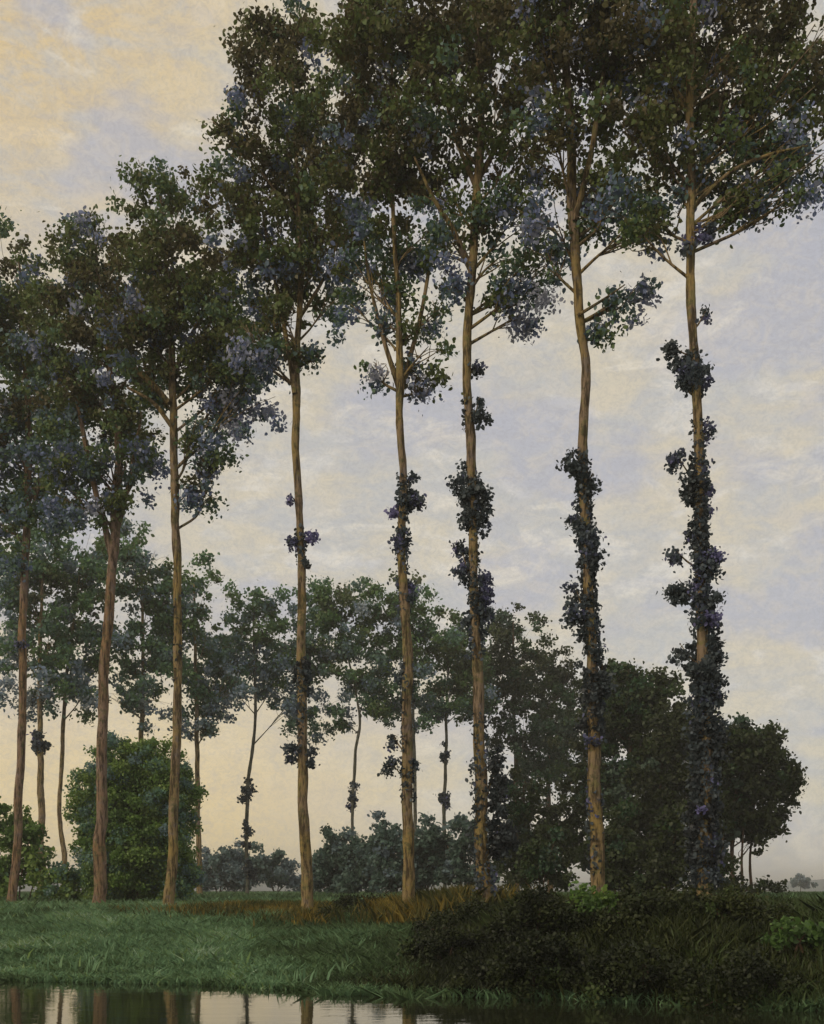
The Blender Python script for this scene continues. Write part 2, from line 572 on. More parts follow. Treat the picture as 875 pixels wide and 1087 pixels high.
def tree(name, label, cat, group, D, trunk, limbs, crown, tufts=(), seed=1, leaf=M_POPLAR, bark=M_BARK,
         rc=0.42, per=54, size=0.15, fill=0.54, tuft_mat=M_IVY, auto=True, sides=12, tuft_size=None, wob=0.12, depth=1.0, tspread=0.15, grow=1.20, ivy=(), oddf=0.17):
    rng = np.random.default_rng(seed)
    tp = px_path(trunk, D, rng, wob, True)
    gz = ground_z(tp[0][0], tp[0][1])
    root = empty(name, (tp[0][0], tp[0][1], gz))
    tag(root, label, cat, group)
    tube('trunk', tp, bark, root, sub=12, sides=sides, seed=seed)
    for l_ in limbs:
        lp = px_path(l_, D, rng, 0)
        dz = rng.uniform(-1, 1)
        for i, q in enumerate(lp):
            q[1] += dz * 0.35 * i
        tube('limb', lp, bark, root, sides=8, seed=seed + 3)
    bl = px_blobs(crown, D, rng, depth, grow)
    if auto:
        zs = np.array([q[2] for q in catmull(tp, 6)])
        cp = catmull(tp, 6)
        for p, rad, tint in bl:
            zt = p[2] - 0.35 * rad[2] - 0.5 * abs(p[0] - tp[3][0])
            i = int(np.argmin(np.abs(zs - zt)))
            i = min(i, len(cp) - 4)
            s = np.array(cp[i])
            r0 = min(s[3] * 0.4, 0.05)
            e = p + np.array([0, 0, rad[2] * 0.45])
            mid = (s[:3] * 0.5 + e * 0.5) + np.array([rng.normal(0, .12), rng.normal(0, .12), -0.12 * rad[2]])
            geo = [tube_geo([[*s[:3], r0], [*mid, r0 * 0.7], [*e, r0 * 0.25]], sub=5, sides=6, seed=seed)]
            main = catmull([[*s[:3], r0], [*mid, r0 * 0.7], [*e, r0 * 0.25]], 8)
            for _ in range(7):
                a_ = main[rng.integers(5, 15)]
                d_ = unit(rng, 1)[0]
                d_[2] = abs(d_[2]) * 0.6 + 0.1
                b_ = p + d_ * rad * rng.uniform(0.5, 0.9)
                m_ = 0.5 * (a_[:3] + b_) + rng.normal(0, 0.12, 3)
                rr = max(0.008, a_[3] * 0.6)
                geo.append(tube_geo([[*a_[:3], rr], [*m_, rr * 0.7], [*b_, rr * 0.3]], sub=3, sides=4, seed=seed))
            off_, GV, GF = 0, [], []
            for gv, gf in geo:
                GV.append(gv)
                GF.append(gf + off_)
                off_ += len(gv)
            mesh_np('limb', np.concatenate(GV), 4, bark, root, smooth=True, faces=np.concatenate(GF))
    v, tt = foliage(rng, bl, rc, per, size, fill, tspread, oddf)
    mesh_np('crown', v, 6, leaf, root, tint=tt)
    tcp = catmull(tp, 12)
    if ivy:
        LC = []
        for (ya, yb, n_, thick) in ivy:
            za, zb = (CAMH + (HZ - y_) / F * D for y_ in (yb, ya))
            seg = [q for q in tcp if za <= q[2] <= zb]
            if len(seg) < 2:
                continue
            for _ in range(n_):
                f_ = rng.random() * (len(seg) - 1)
                j_ = int(f_)
                q = seg[j_] + (seg[j_ + 1] - seg[j_]) * (f_ - j_)
                a_ = rng.uniform(0, 2 * math.pi)
                if noise.noise((math.cos(a_) * 0.8, math.sin(a_) * 0.8 + seed, q[2] * 0.8)) < -0.12:
                    continue
                rr = q[3] + abs(rng.normal(0, thick * 0.72)) * (0.6 + 0.8 * abs(noise.noise((a_, q[2] * 0.9, seed))))
                LC.append((q[0] + math.cos(a_) * rr, q[1] + math.sin(a_) * rr, q[2] + rng.normal(0, .05)))
        LC = np.array(LC)
        v = leaf_verts(rng, LC, size * 0.7 * rng.uniform(0.6, 1.3, len(LC)), 0.8)
        tt = np.clip(0.4 + 0.5 * np.array([noise.noise(tuple(c_ * 1.1)) for c_ in LC]) + rng.normal(0, .15, len(LC)), 0, 1)
        mesh_np('ivy', v, 6, tuft_mat, root, tint=tt)
    for k, row in enumerate(tufts):
        b2 = px_blobs([row], D, rng, 0.9, 1.04)
        ts = tuft_size or size * 0.85
        v, tt = foliage(rng, b2, max(0.14, rc * 0.46), 26, ts, 1.25, 0.15, 0.05)
        pc, rad, _ = b2[0]
        i = int(np.argmin([abs(q[2] - (pc[2] - 0.8 * rad[2])) for q in tcp]))
        s0 = tcp[i]
        sh = tube('shoot', [[*s0[:3], 0.028], [*(0.5 * s0[:3] + 0.5 * pc + np.array([0, 0, 0.1 * rad[2]])), 0.02], [*(pc + np.array([0, 0, 0.5 * rad[2]])), 0.008]], bark, root, sub=4, sides=6, seed=k)
        mesh_np('tuft_foliage', v, 6, tuft_mat, sh, tint=tt, org=root.location)
    return root


GROW = 'tall poplars in the front row on the river bank'
o, g_, bl_ = 0.24, 0.5, 0.82      # olive, green, blue

tree('poplar_tree', 'slender poplar at the left edge of the front row with a thin brown trunk', 'tree', GROW, 43,
     [(14, 962, 14), (20, 850, 13), (24, 700, 12.5), (27, 580, 12), (30, 450, 10), (24, 350, 7), (20, 270, 3)],
     [[(28, 560, 7), (45, 500, 6), (55, 440, 3)]],
     [(18, 288, 40, 38, .42), (-25, 330, 40, 60, .4), (22, 350, 52, 50, .36), (32, 420, 42, 55, .6), (10, 485, 42, 55, .66), (-20, 440, 40, 70, .5), (45, 360, 45, 50, .4), (45, 450, 40, 45, .55), (8, 560, 34, 45, .62), (35, 535, 30, 36, .7), (50, 500, 24, 30, .7)],
     [(22, 690, 8, 14, .4)], seed=11, bark=M_BARK_RED, size=0.165, rc=0.5)
tree('poplar_tree', 'front row poplar with a thick reddish trunk forking in two beside the rounded green bush', 'tree', GROW, 39.4,
     [(103, 962, 21), (108, 850, 18), (112, 720, 16), (120, 600, 15), (124, 540, 15), (126, 460, 12), (115, 380, 9), (105, 300, 6), (100, 230, 3)],
     [[(119, 590, 12), (98, 500, 9), (85, 430, 5)], [(124, 565, 9), (140, 505, 7), (152, 440, 4)]],
     [(98, 255, 30, 42, .5), (70, 290, 30, 40, .45), (125, 300, 40, 45, .3), (102, 345, 55, 55, .3), (80, 410, 60, 50, .42), (125, 440, 45, 45, .36), (75, 490, 40, 45, .62), (120, 510, 30, 40, .6), (150, 500, 32, 44, .7), (90, 545, 30, 28, .72), (60, 525, 34, 34, .66), (145, 380, 36, 40, .36), (60, 350, 40, 45, .4)],
     seed=12, bark=M_BARK_RED, size=0.155, rc=0.48)
tree('poplar_tree', 'front row poplar whose straight ochre trunk passes the right side of the rounded green bush', 'tree', GROW, 36.6,
     [(180, 965, 17), (185, 850, 15.5), (188, 700, 14), (186, 560, 14), (183, 470, 13), (182, 400, 12), (180, 330, 8), (172, 250, 5), (168, 185, 3)],
     [[(180, 428, 10), (150, 395, 9), (120, 375, 7), (95, 340, 3)], [(182, 452, 8), (165, 432, 6), (140, 420, 4)], [(183, 400, 8), (205, 350, 6), (225, 310, 3)]],
     [(168, 205, 34, 44, .42), (200, 225, 32, 42, .38), (150, 260, 36, 50, .36), (195, 300, 60, 55, .28), (150, 345, 50, 50, .3), (235, 345, 55, 48, .42), (190, 380, 45, 40, .4), (245, 420, 42, 45, .74), (268, 432, 28, 42, .86), (240, 390, 36, 30, .5), (225, 470, 30, 32, .72), (213, 530, 22, 42, .72), (205, 480, 26, 34, .7), (140, 400, 35, 35, .5), (215, 395, 42, 40, .5), (270, 400, 26, 34, .8)],
     [(205, 520, 8, 20, .6)], seed=13, size=0.145, rc=0.46, ivy=[(620, 740, 120, .04)])
tree('poplar_tree', 'front row poplar with a slim leaning ochre trunk and double stem below its crown', 'tree', GROW, 32.3,
     [(326, 955, 19), (323, 850, 17), (321, 700, 15), (319, 570, 13), (314, 470, 12), (314, 410, 14), (317, 350, 10), (318, 270, 9), (315, 180, 7), (310, 60, 4), (308, 20, 2)],
     [[(313, 418, 9), (303, 350, 8), (288, 280, 6), (275, 200, 4)], [(317, 340, 7), (345, 290, 5), (362, 240, 3)]],
     [(300, 30, 48, 50, .22), (282, 75, 36, 40, .2), (330, 120, 75, 60, .26), (285, 170, 60, 55, .32), (240, 165, 28, 48, .44), (340, 205, 55, 55, .24), (270, 250, 55, 55, .34), (325, 290, 55, 50, .36), (262, 310, 40, 45, .42), (300, 352, 38, 38, .44), (352, 332, 26, 36, .74), (262, 365, 26, 34, .7), (330, 375, 18, 20, .7), (290, 388, 22, 14, .6)],
     [(308, 529, 5, 9, .95), (310, 575, 6, 9, .8), (330, 572, 7, 10, .9), (325, 600, 7, 7, .6), (322, 715, 13, 26, .3), (309, 802, 10, 15, .45), (328, 806, 9, 16, .4)],
     seed=14, size=0.135, ivy=[(690, 820, 500, .07), (560, 610, 150, .05)])
tree('poplar_tree', 'front row poplar splitting into a fan of three limbs under its crown', 'tree', GROW, 29.7,
     [(434, 955, 19), (433, 850, 18), (432, 700, 16), (428, 600, 14), (428, 520, 12), (423, 440, 13), (425, 400, 13), (423, 330, 9), (418, 250, 7), (415, 150, 6), (418, 20, 3)],
     [[(423, 412, 9), (405, 350, 7), (393, 300, 5), (385, 240, 3)], [(428, 408, 9), (445, 340, 7), (455, 285, 6), (465, 220, 3)]],
     [(420, 20, 70, 50, .2), (400, 95, 75, 65, .24), (390, 180, 65, 55, .3), (440, 180, 55, 55, .22), (400, 255, 48, 50, .55), (455, 265, 40, 45, .5), (375, 300, 30, 40, .72), (455, 382, 34, 28, .5), (398, 395, 20, 20, .7), (446, 412, 17, 18, .88), (425, 345, 36, 26, .6), (372, 335, 24, 26, .74), (470, 335, 22, 35, .66), (405, 310, 28, 30, .6)],
     [(434, 524, 16, 26, .5), (419, 545, 6, 8, .9), (424, 578, 14, 15, .7), (432, 625, 13, 26, .5), (430, 722, 10, 12, .4), (417, 788, 7, 14, .4), (416, 818, 10, 16, .5), (439, 812, 6, 16, .5)],
     seed=15, size=0.128, ivy=[(500, 660, 600, .08), (690, 850, 450, .06)])
tree('poplar_tree', 'front row poplar with a crooked golden trunk bearing a large dark tuft halfway up', 'tree', GROW, 28,
     [(515, 950, 21), (510, 850, 20), (507, 700, 17), (503, 620, 15), (500, 500, 15), (496, 400, 14), (499, 310, 14), (502, 260, 14), (508, 180, 13), (512, 120, 11), (505, 30, 8), (502, -60, 4)],
     [[(500, 285, 10), (480, 250, 8), (460, 225, 6), (440, 190, 3)], [(508, 190, 10), (530, 150, 8), (550, 110, 6), (565, 60, 3)], [(506, 200, 9), (485, 140, 7), (475, 90, 4)]],
     [(500, -40, 75, 60, .2), (490, 55, 80, 65, .2), (545, 110, 50, 50, .22), (470, 140, 55, 55, .26), (540, 190, 48, 48, .34), (480, 215, 40, 35, .4), (548, 255, 42, 42, .55), (575, 305, 30, 32, .78), (560, 335, 16, 16, .85), (528, 318, 18, 20, .7), (535, 285, 30, 34, .6), (555, 300, 34, 34, .74), (470, 260, 28, 28, .6), (515, 250, 26, 34, .5), (590, 285, 22, 26, .8), (478, 300, 18, 24, .66)],
     [(505, 393, 6, 6, .5), (509, 437, 11, 26, .4), (486, 515, 9, 14, .5), (500, 532, 20, 34, .4), (512, 548, 12, 26, .5), (491, 600, 11, 28, .72), (516, 636, 13, 32, .75), (505, 655, 18, 22, .4), (527, 830, 15, 42, .2), (532, 890, 18, 38, .15)],
     seed=16, size=0.122, ivy=[(420, 460, 120, .06), (500, 700, 1100, .10), (760, 950, 1000, .14)])
tree('poplar_tree', 'gently curved front row poplar with ivy tufts low down, before the dark grove', 'tree', GROW, 25.8,
     [(635, 930, 22), (632, 850, 22), (630, 700, 18), (625, 600, 16), (620, 500, 16), (622, 400, 15), (617, 340, 15), (612, 280, 15), (610, 220, 16), (607, 150, 15), (604, 90, 13), (600, 0, 11), (605, -150, 5)],
     [[(611, 235, 10), (630, 150, 9), (640, 80, 7), (645, 0, 4)], [(613, 335, 6), (640, 322, 4), (660, 312, 2)], [(606, 125, 9), (580, 60, 6), (560, 10, 3)]],
     [(605, -170, 60, 60, .2), (610, -80, 90, 70, .2), (605, 20, 95, 60, .2), (570, 90, 50, 55, .22), (650, 90, 60, 55, .26), (585, 170, 45, 50, .26), (650, 180, 55, 50, .3), (570, 230, 36, 36, .4), (640, 240, 40, 30, .42), (692, 245, 28, 24, .8), (665, 215, 40, 34, .45), (662, 320, 28, 22, .84), (682, 312, 14, 16, .9), (635, 352, 15, 18, .6), (580, 270, 25, 25, .5)],
     [(608, 498, 12, 24, .4), (629, 510, 8, 16, .4), (610, 560, 11, 20, .4), (625, 580, 17, 32, .5), (612, 640, 11, 32, .5), (622, 655, 14, 30, .3), (628, 700, 15, 30, .2), (628, 755, 18, 36, .15), (640, 720, 10, 30, .15)],
     seed=17, size=0.118, ivy=[(480, 800, 2600, .11), (800, 930, 300, .05)])
tree('poplar_tree', 'nearest poplar at the right end of the front row, trunk sleeved in ivy', 'tree', GROW, 24,
     [(748, 930, 24), (748, 850, 22), (746, 740, 20), (743, 650, 18), (742, 560, 16), (741, 470, 16), (738, 400, 15), (733, 320, 15), (733, 260, 15), (733, 200, 14), (732, 100, 13), (735, 0, 11), (738, -130, 6), (740, -240, 3)],
     [[(732, 225, 8), (770, 190, 6), (810, 175, 5), (850, 170, 3)], [(732, 112, 9), (770, 60, 6), (800, 10, 4)], [(732, 125, 8), (700, 60, 6), (680, 10, 3)]],
     [(740, -215, 70, 60, .2), (740, -110, 120, 90, .2), (735, -10, 120, 60, .22), (700, 70, 60, 60, .28), (770, 80, 60, 60, .28), (835, 30, 60, 70, .2), (690, 150, 48, 45, .32), (760, 150, 50, 42, .5), (835, 120, 50, 48, .34), (690, 215, 44, 36, .4), (660, 150, 50, 50, .3), (800, 185, 42, 36, .66), (840, 195, 32, 32, .62), (794, 215, 20, 26, .86), (872, 185, 28, 38, .6), (848, 215, 22, 20, .8), (815, 218, 26, 22, .88), (775, 222, 18, 20, .7), (815, 160, 44, 44, .4), (865, 80, 40, 100, .25), (800, 110, 50, 50, .3), (850, 175, 34, 30, .6), (760, 190, 30, 30, .5), (672, 250, 28, 22, .55), (725, 200, 28, 30, .6)],
     [(729, 262, 12, 13, .75), (749, 254, 13, 20, .88), (748, 340, 7, 14, .85), (714, 372, 7, 8, .4), (736, 392, 20, 22, .4), (738, 405, 24, 16, .6), (724, 413, 12, 10, .35), (751, 460, 9, 24, .75), (720, 495, 13, 22, .6), (733, 520, 20, 22, .3), (752, 530, 9, 18, .5), (742, 565, 15, 25, .3), (716, 590, 9, 18, .6), (722, 625, 19, 22, .4), (752, 600, 13, 34, .55), (751, 650, 16, 36, .35), (722, 695, 14, 20, .3), (757, 700, 18, 34, .25), (745, 735, 22, 36, .3), (747, 790, 24, 40, .2), (748, 850, 20, 45, .1), (746, 905, 22, 40, .1)],
     seed=18, size=0.112, rc=0.4, ivy=[(380, 480, 350, .07), (480, 700, 2200, .12), (680, 940, 4200, .20)])

BROW = 'smaller poplars of the far row curving behind'


def back(label, D, trunk, crown, seed, **kw):
    d = dict(leaf=M_BACK, rc=0.72, per=54, size=0.25, fill=0.46, grow=1.30, sides=8, tuft_size=0.24)
    d.update(kw)
    return tree('poplar_tree', label, 'tree', BROW, D, trunk, kw.pop('limbs', []) if 'limbs' in kw else [], crown, d.pop('tufts', ()), seed, **{k: v for k, v in d.items() if k != 'limbs'})


back('small far poplar with thick ochre stem just right of the leftmost front trunk', 70,
     [(44, 908, 13), (43, 820, 11), (42, 750, 8), (44, 660, 6), (46, 590, 3)],
     [(45, 600, 30, 40, .45), (35, 655, 34, 45, .5), (55, 700, 26, 45, .55), (10, 690, 26, 44, .7), (10, 620, 30, 50, .6), (50, 735, 18, 24, .8), (25, 575, 34, 34, .5), (30, 740, 18, 24, .75)], 31, tufts=[(42, 790, 9, 18, .5)])
back('small far poplar with a bent yellow stem standing left of the rounded green bush', 72,
     [(68, 910, 9), (63, 860, 7), (66, 800, 7), (68, 745, 6), (78, 660, 4), (85, 600, 2)],
     [(84, 620, 30, 40, .42), (88, 670, 34, 40, .5), (75, 720, 28, 32, .75), (98, 735, 24, 26, .8), (110, 600, 30, 34, .45), (112, 690, 28, 36, .6)], 32)
back('far poplar crown seen directly above the rounded green bush between two front trunks', 74,
     [(150, 940, 10), (150, 800, 9), (152, 700, 6), (150, 590, 3)],
     [(140, 610, 30, 34, .46), (155, 660, 38, 40, .5), (140, 715, 34, 36, .62), (160, 752, 24, 22, .8), (125, 745, 22, 20, .9), (165, 600, 20, 26, .6), (180, 690, 24, 34, .7), (175, 640, 28, 34, .5), (135, 575, 26, 26, .46)], 33)
back('far poplar crown just right of the straight trunk that passes the rounded bush', 76,
     [(212, 940, 9), (210, 830, 8), (208, 720, 6), (206, 620, 3)],
     [(205, 635, 32, 36, .56), (215, 690, 40, 40, .66), (210, 745, 32, 36, .72), (243, 735, 22, 36, .85), (225, 775, 12, 12, .8)], 34)
back('far poplar with thin dotted grey stem left of the leaning ochre trunk', 80,
     [(263, 945, 6), (262, 880, 6), (264, 830, 6), (271, 770, 5), (270, 700, 4), (270, 640, 2)],
     [(262, 645, 26, 28, .46), (285, 670, 34, 36, .46), (262, 710, 32, 32, .66), (295, 725, 28, 34, .74), (250, 690, 22, 36, .7), (310, 755, 16, 18, .9), (250, 745, 18, 18, .85)], 35,
     bark=M_BARK_GREY, tufts=[(262, 840, 8, 14, .5), (262, 890, 6, 20, .3), (264, 925, 6, 18, .3)])
back('far poplar with thin grey forked stem between the leaning trunk and the fan limbed one', 82,
     [(376, 940, 6), (374, 870, 5), (378, 800, 5), (382, 760, 4), (370, 700, 3), (350, 640, 2)],
     [(350, 645, 32, 30, .42), (345, 690, 36, 38, .48), (375, 680, 32, 40, .46), (345, 752, 30, 26, .8), (390, 738, 28, 32, .6), (330, 700, 20, 30, .7), (385, 640, 26, 22, .4)], 36,
     bark=M_BARK_GREY, tufts=[(375, 845, 6, 16, .6)])
back('far poplar crown filling the space behind the fan limbed front poplar', 84,
     [(441, 940, 6), (441, 850, 6), (438, 750, 5), (432, 640, 2)],
     [(420, 650, 32, 34, .36), (445, 680, 34, 42, .4), (415, 715, 32, 36, .5), (440, 752, 28, 24, .7), (410, 752, 20, 16, .85)], 37, bark=M_BARK_GREY)
back('far poplar with thin knobbly dark stem left of the crooked golden trunk', 86,
     [(473, 940, 6), (472, 860, 6), (474, 800, 5), (474, 750, 4), (478, 670, 2)],
     [(475, 680, 30, 34, .36), (490, 720, 34, 38, .4), (465, 752, 26, 22, .75), (500, 745, 26, 22, .6), (500, 690, 28, 34, .3)], 38,
     bark=M_BARK_GREY, tufts=[(472, 800, 5, 12, .5), (473, 850, 6, 14, .5)])
back('far brownish poplar just right of the crooked golden trunk', 90,
     [(548, 940, 8), (548, 830, 7), (545, 740, 5), (545, 660, 2)],
     [(540, 680, 30, 32, .24), (560, 715, 36, 42, .22), (530, 740, 30, 45, .34), (560, 790, 32, 42, .7), (585, 770, 26, 45, .55)], 39, bark=M_BARK_DARK, leaf=M_GROVE, oddf=0.25)
back('far mauve tinged poplar with a rust red stem left of the curved olive trunk', 94,
     [(584, 940, 11), (584, 880, 9), (582, 820, 7), (590, 720, 3)],
     [(590, 715, 26, 34, .2), (605, 765, 30, 40, .3), (590, 810, 34, 34, .85), (560, 840, 26, 26, .8), (610, 830, 24, 30, .7)], 40, bark=M_BARK_RED, leaf=M_GROVE, oddf=0.3, fill=0.42)

GG = 'trees of the dark grove on the right'


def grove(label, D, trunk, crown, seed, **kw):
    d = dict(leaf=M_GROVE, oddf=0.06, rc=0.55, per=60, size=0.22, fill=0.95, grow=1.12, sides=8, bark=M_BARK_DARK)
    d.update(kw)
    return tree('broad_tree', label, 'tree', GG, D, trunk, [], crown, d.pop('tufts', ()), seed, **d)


grove('domed olive tree of the dark grove, highest, directly right of the curved front trunk', 62,
      [(668, 945, 12), (668, 850, 10), (668, 740, 5), (668, 710, 3)],
      [(665, 728, 30, 32, .42), (640, 760, 26, 46, .35), (632, 830, 28, 50, .3), (725, 775, 24, 34, .25), (735, 830, 26, 50, .2), (690, 750, 36, 36, .4), (655, 770, 30, 40, .4), (695, 800, 36, 42, .3), (660, 830, 28, 30, .85), (705, 850, 30, 40, .25)], 51)
grove('dark brown tree of the grove hidden low between the two right front trunks', 58,
      [(700, 945, 9), (698, 890, 8), (702, 820, 5), (705, 780, 3)],
      [(715, 790, 28, 40, .2), (700, 850, 40, 45, .2), (675, 890, 40, 40, .25), (715, 910, 34, 36, .15), (640, 905, 30, 34, .35)], 52)
grove('round headed tree with slim bare stems at the right end of the grove', 55,
      [(779, 948, 7), (777, 900, 7), (782, 840, 5), (790, 790, 3)],
      [(795, 792, 32, 30, .3), (770, 815, 30, 44, .35), (752, 790, 26, 36, .3), (745, 850, 26, 50, .2), (815, 815, 30, 34, .25), (832, 838, 24, 24, .2), (795, 850, 42, 34, .15), (762, 870, 24, 40, .5), (815, 875, 22, 18, .1), (800, 898, 16, 13, .1)], 53, size=0.21, rc=0.5)
for i, (x, lab) in enumerate(((768, 'thin bare sapling stem leftmost under the round headed tree'), (789, 'thin bare sapling stem in the middle under the round headed tree'), (798, 'thin pale sapling stem rightmost under the round headed tree'))):
    tree('sapling', lab, 'sapling', 'thin stems under the round headed tree', 54 + i * 0.7,
         [(x, 948, 5), (x - 2, 915, 4), (x + 1, 870, 3), (x + 3, 850, 2)], [],
         [(x + 2, 868, 12, 16, .15)], seed=60 + i, leaf=M_GROVE, bark=M_BARK_DARK, rc=0.4, per=36, size=0.22, fill=0.6, sides=6)
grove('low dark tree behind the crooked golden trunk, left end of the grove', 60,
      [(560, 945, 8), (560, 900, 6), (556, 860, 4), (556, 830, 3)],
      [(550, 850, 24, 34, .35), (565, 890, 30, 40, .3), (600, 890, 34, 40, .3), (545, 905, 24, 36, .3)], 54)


def bush(name, label, cat, group, D, blobs, mat, seed, rc, per, size, fill, stems=5, depth=1.0):
    rng = np.random.default_rng(seed)
    xs = np.mean([b_[0] for b_ in blobs])
    X = (xs - 437.5) / F * D
    gz = ground_z(X, D)
    root = empty(name, (X, D, gz))
    tag(root, label, cat, group)
    bl = px_blobs(blobs, D, rng, depth, 1.12)
    v, tt = foliage(rng, bl, rc, per, size, fill, 0.15, 0.05)
    # nothing hangs below the earth
    f = v.reshape(-1, 6, 3)
    gzs = np.array([ground_z(c_[0], c_[1]) for c_ in f.mean(axis=1)])
    keep = f[:, :, 2].min(axis=1) > gzs - 0.1
    v, tt = f[keep].reshape(-1, 3), tt[keep]
    mesh_np('foliage', v, 6, mat, root, tint=tt)
    for k in range(stems):
        p, rad, _ = bl[k % len(bl)]
        bx, by = X + rng.normal(0, 0.15), D + rng.normal(0, 0.15)
        bz = ground_z(bx, by)
        e = p + rng.normal(0, 0.3, 3) * rad
        r0 = 0.02 + 0.012 * D / 40
        tube('stem', [[bx, by, bz - 0.1, r0], [lerp(bx, e[0], .4), lerp(by, e[1], .4), lerp(bz, e[2], .55), r0 * .8], [*e, r0 * .4]], M_BARK_DARK, root, sub=4, sides=6)
    return root


bush('rounded_bush', 'big rounded green bush behind the second and third front trunks', 'bush', None, 50,
     [(112, 865, 34, 70, .75), (150, 850, 46, 60, .35), (182, 870, 30, 70, .7), (145, 905, 58, 55, .42), (125, 850, 36, 50, .45), (172, 845, 34, 52, .5), (110, 925, 32, 40, .7), (185, 930, 28, 38, .75), (150, 800, 26, 20, .6)],
     M_SHRUB, 71, 0.40, 75, 0.13, 1.3, 6)
bush('bush', 'dark bush at the left edge behind the leftmost front trunk', 'bush', None, 52,
     [(8, 885, 24, 40, .2), (30, 900, 22, 45, .45), (5, 930, 30, 30, .3), (48, 925, 18, 26, .6)], M_SHRUB, 72, 0.5, 50, 0.21, 0.75)
bush('bush', 'low green bush between the yellow stem and the thick reddish trunk', 'bush', None, 51,
     [(72, 935, 24, 24, .5), (90, 928, 16, 22, .3), (58, 940, 18, 18, .7)], M_SHRUB, 73, 0.45, 50, 0.2, 0.75)
UG = 'undergrowth of the dark grove'
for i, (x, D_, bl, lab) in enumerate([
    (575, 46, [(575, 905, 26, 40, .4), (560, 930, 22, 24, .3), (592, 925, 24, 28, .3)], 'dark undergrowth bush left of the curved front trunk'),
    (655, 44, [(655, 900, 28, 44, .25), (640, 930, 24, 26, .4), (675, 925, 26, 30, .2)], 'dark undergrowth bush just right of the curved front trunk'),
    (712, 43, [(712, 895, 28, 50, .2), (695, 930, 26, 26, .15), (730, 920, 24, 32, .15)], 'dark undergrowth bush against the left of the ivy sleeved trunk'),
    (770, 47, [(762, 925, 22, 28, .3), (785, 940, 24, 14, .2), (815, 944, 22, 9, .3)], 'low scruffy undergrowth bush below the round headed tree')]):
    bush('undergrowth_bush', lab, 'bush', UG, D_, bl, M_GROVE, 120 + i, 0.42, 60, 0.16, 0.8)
FB = 'hazy bushes across the meadow'
bush('bush', 'pale blue grey bush low in the gap, left of the dotted thin stem', 'bush', FB, 110,
     [(228, 922, 26, 24, .6), (248, 920, 22, 22, .75), (212, 930, 16, 18, .8), (240, 935, 30, 14, .6)], M_BLUE, 74, 0.7, 50, 0.34, 0.7)
bush('bush', 'pale blue grey bush low in the gap, right of the dotted thin stem', 'bush', FB, 112,
     [(284, 920, 24, 24, .55), (304, 928, 18, 18, .7), (264, 930, 16, 16, .6), (318, 936, 16, 12, .6)], M_BLUE, 75, 0.7, 50, 0.34, 0.7)
bush('bush', 'grey green domed bush between the leaning trunk and the fan limbed poplar', 'bush', FB, 78,
     [(355, 910, 28, 34, .35), (342, 925, 24, 26, .5), (375, 918, 26, 32, .25), (365, 935, 32, 18, .3)], M_BLUE, 76, 0.6, 50, 0.28, 0.75)
bush('bush', 'grey green taller bush directly left of the fan limbed poplar base', 'bush', FB, 76,
     [(402, 898, 26, 36, .4), (415, 912, 28, 34, .3), (386, 912, 22, 34, .25), (405, 935, 34, 18, .3)], M_BLUE, 77, 0.6, 50, 0.28, 0.75)
bush('bush', 'grey green bush between the fan limbed poplar and the knobbly thin stem', 'bush', FB, 77,
     [(452, 900, 24, 32, .35), (464, 912, 26, 32, .2), (440, 918, 20, 30, .45), (458, 935, 30, 18, .3)], M_BLUE, 78, 0.6, 50, 0.28, 0.75)
bush('bush', 'grey green bush right of the knobbly thin stem, against the crooked golden trunk', 'bush', FB, 75,
     [(495, 895, 22, 36, .25), (505, 915, 26, 32, .2), (482, 912, 16, 30, .4)], M_BLUE, 79, 0.6, 50, 0.28, 0.75)

# ------------------------------------------------------------------ air
def haze_box():
    x0, x1, y0, y1, z0, z1 = -1700, 1700, -80, 3600, -2.4, 32
    v = [(x, y, z) for x in (x0, x1) for y in (y0, y1) for z in (z0, z1)]
    f = [(0, 1, 3, 2), (4, 6, 7, 5), (0, 4, 5, 1), (2, 3, 7, 6), (0, 2, 6, 4), (1, 5, 7, 3)]
    m = bpy.data.materials.new('evening_haze')
    m.use_nodes = True
    t_ = m.node_tree
    t_.nodes.clear()
    o_ = N(t_, 'ShaderNodeOutputMaterial')
    p = N(t_, 'ShaderNodeVolumePrincipled')
    p.inputs['Color'].default_value = (0.90, 0.90, 0.90, 1)
    p.inputs['Density'].default_value = 0.0008
    p.inputs['Anisotropy'].default_value = 0.2
    t_.links.new(p.outputs[0], o_.inputs['Volume'])
    tag(mesh_np('haze', v, 4, m, faces=np.array(f)), 'thin bluish evening haze over the meadow', 'haze', kind='stuff')


haze_box()
SC.cycles.volume_bounces = 1

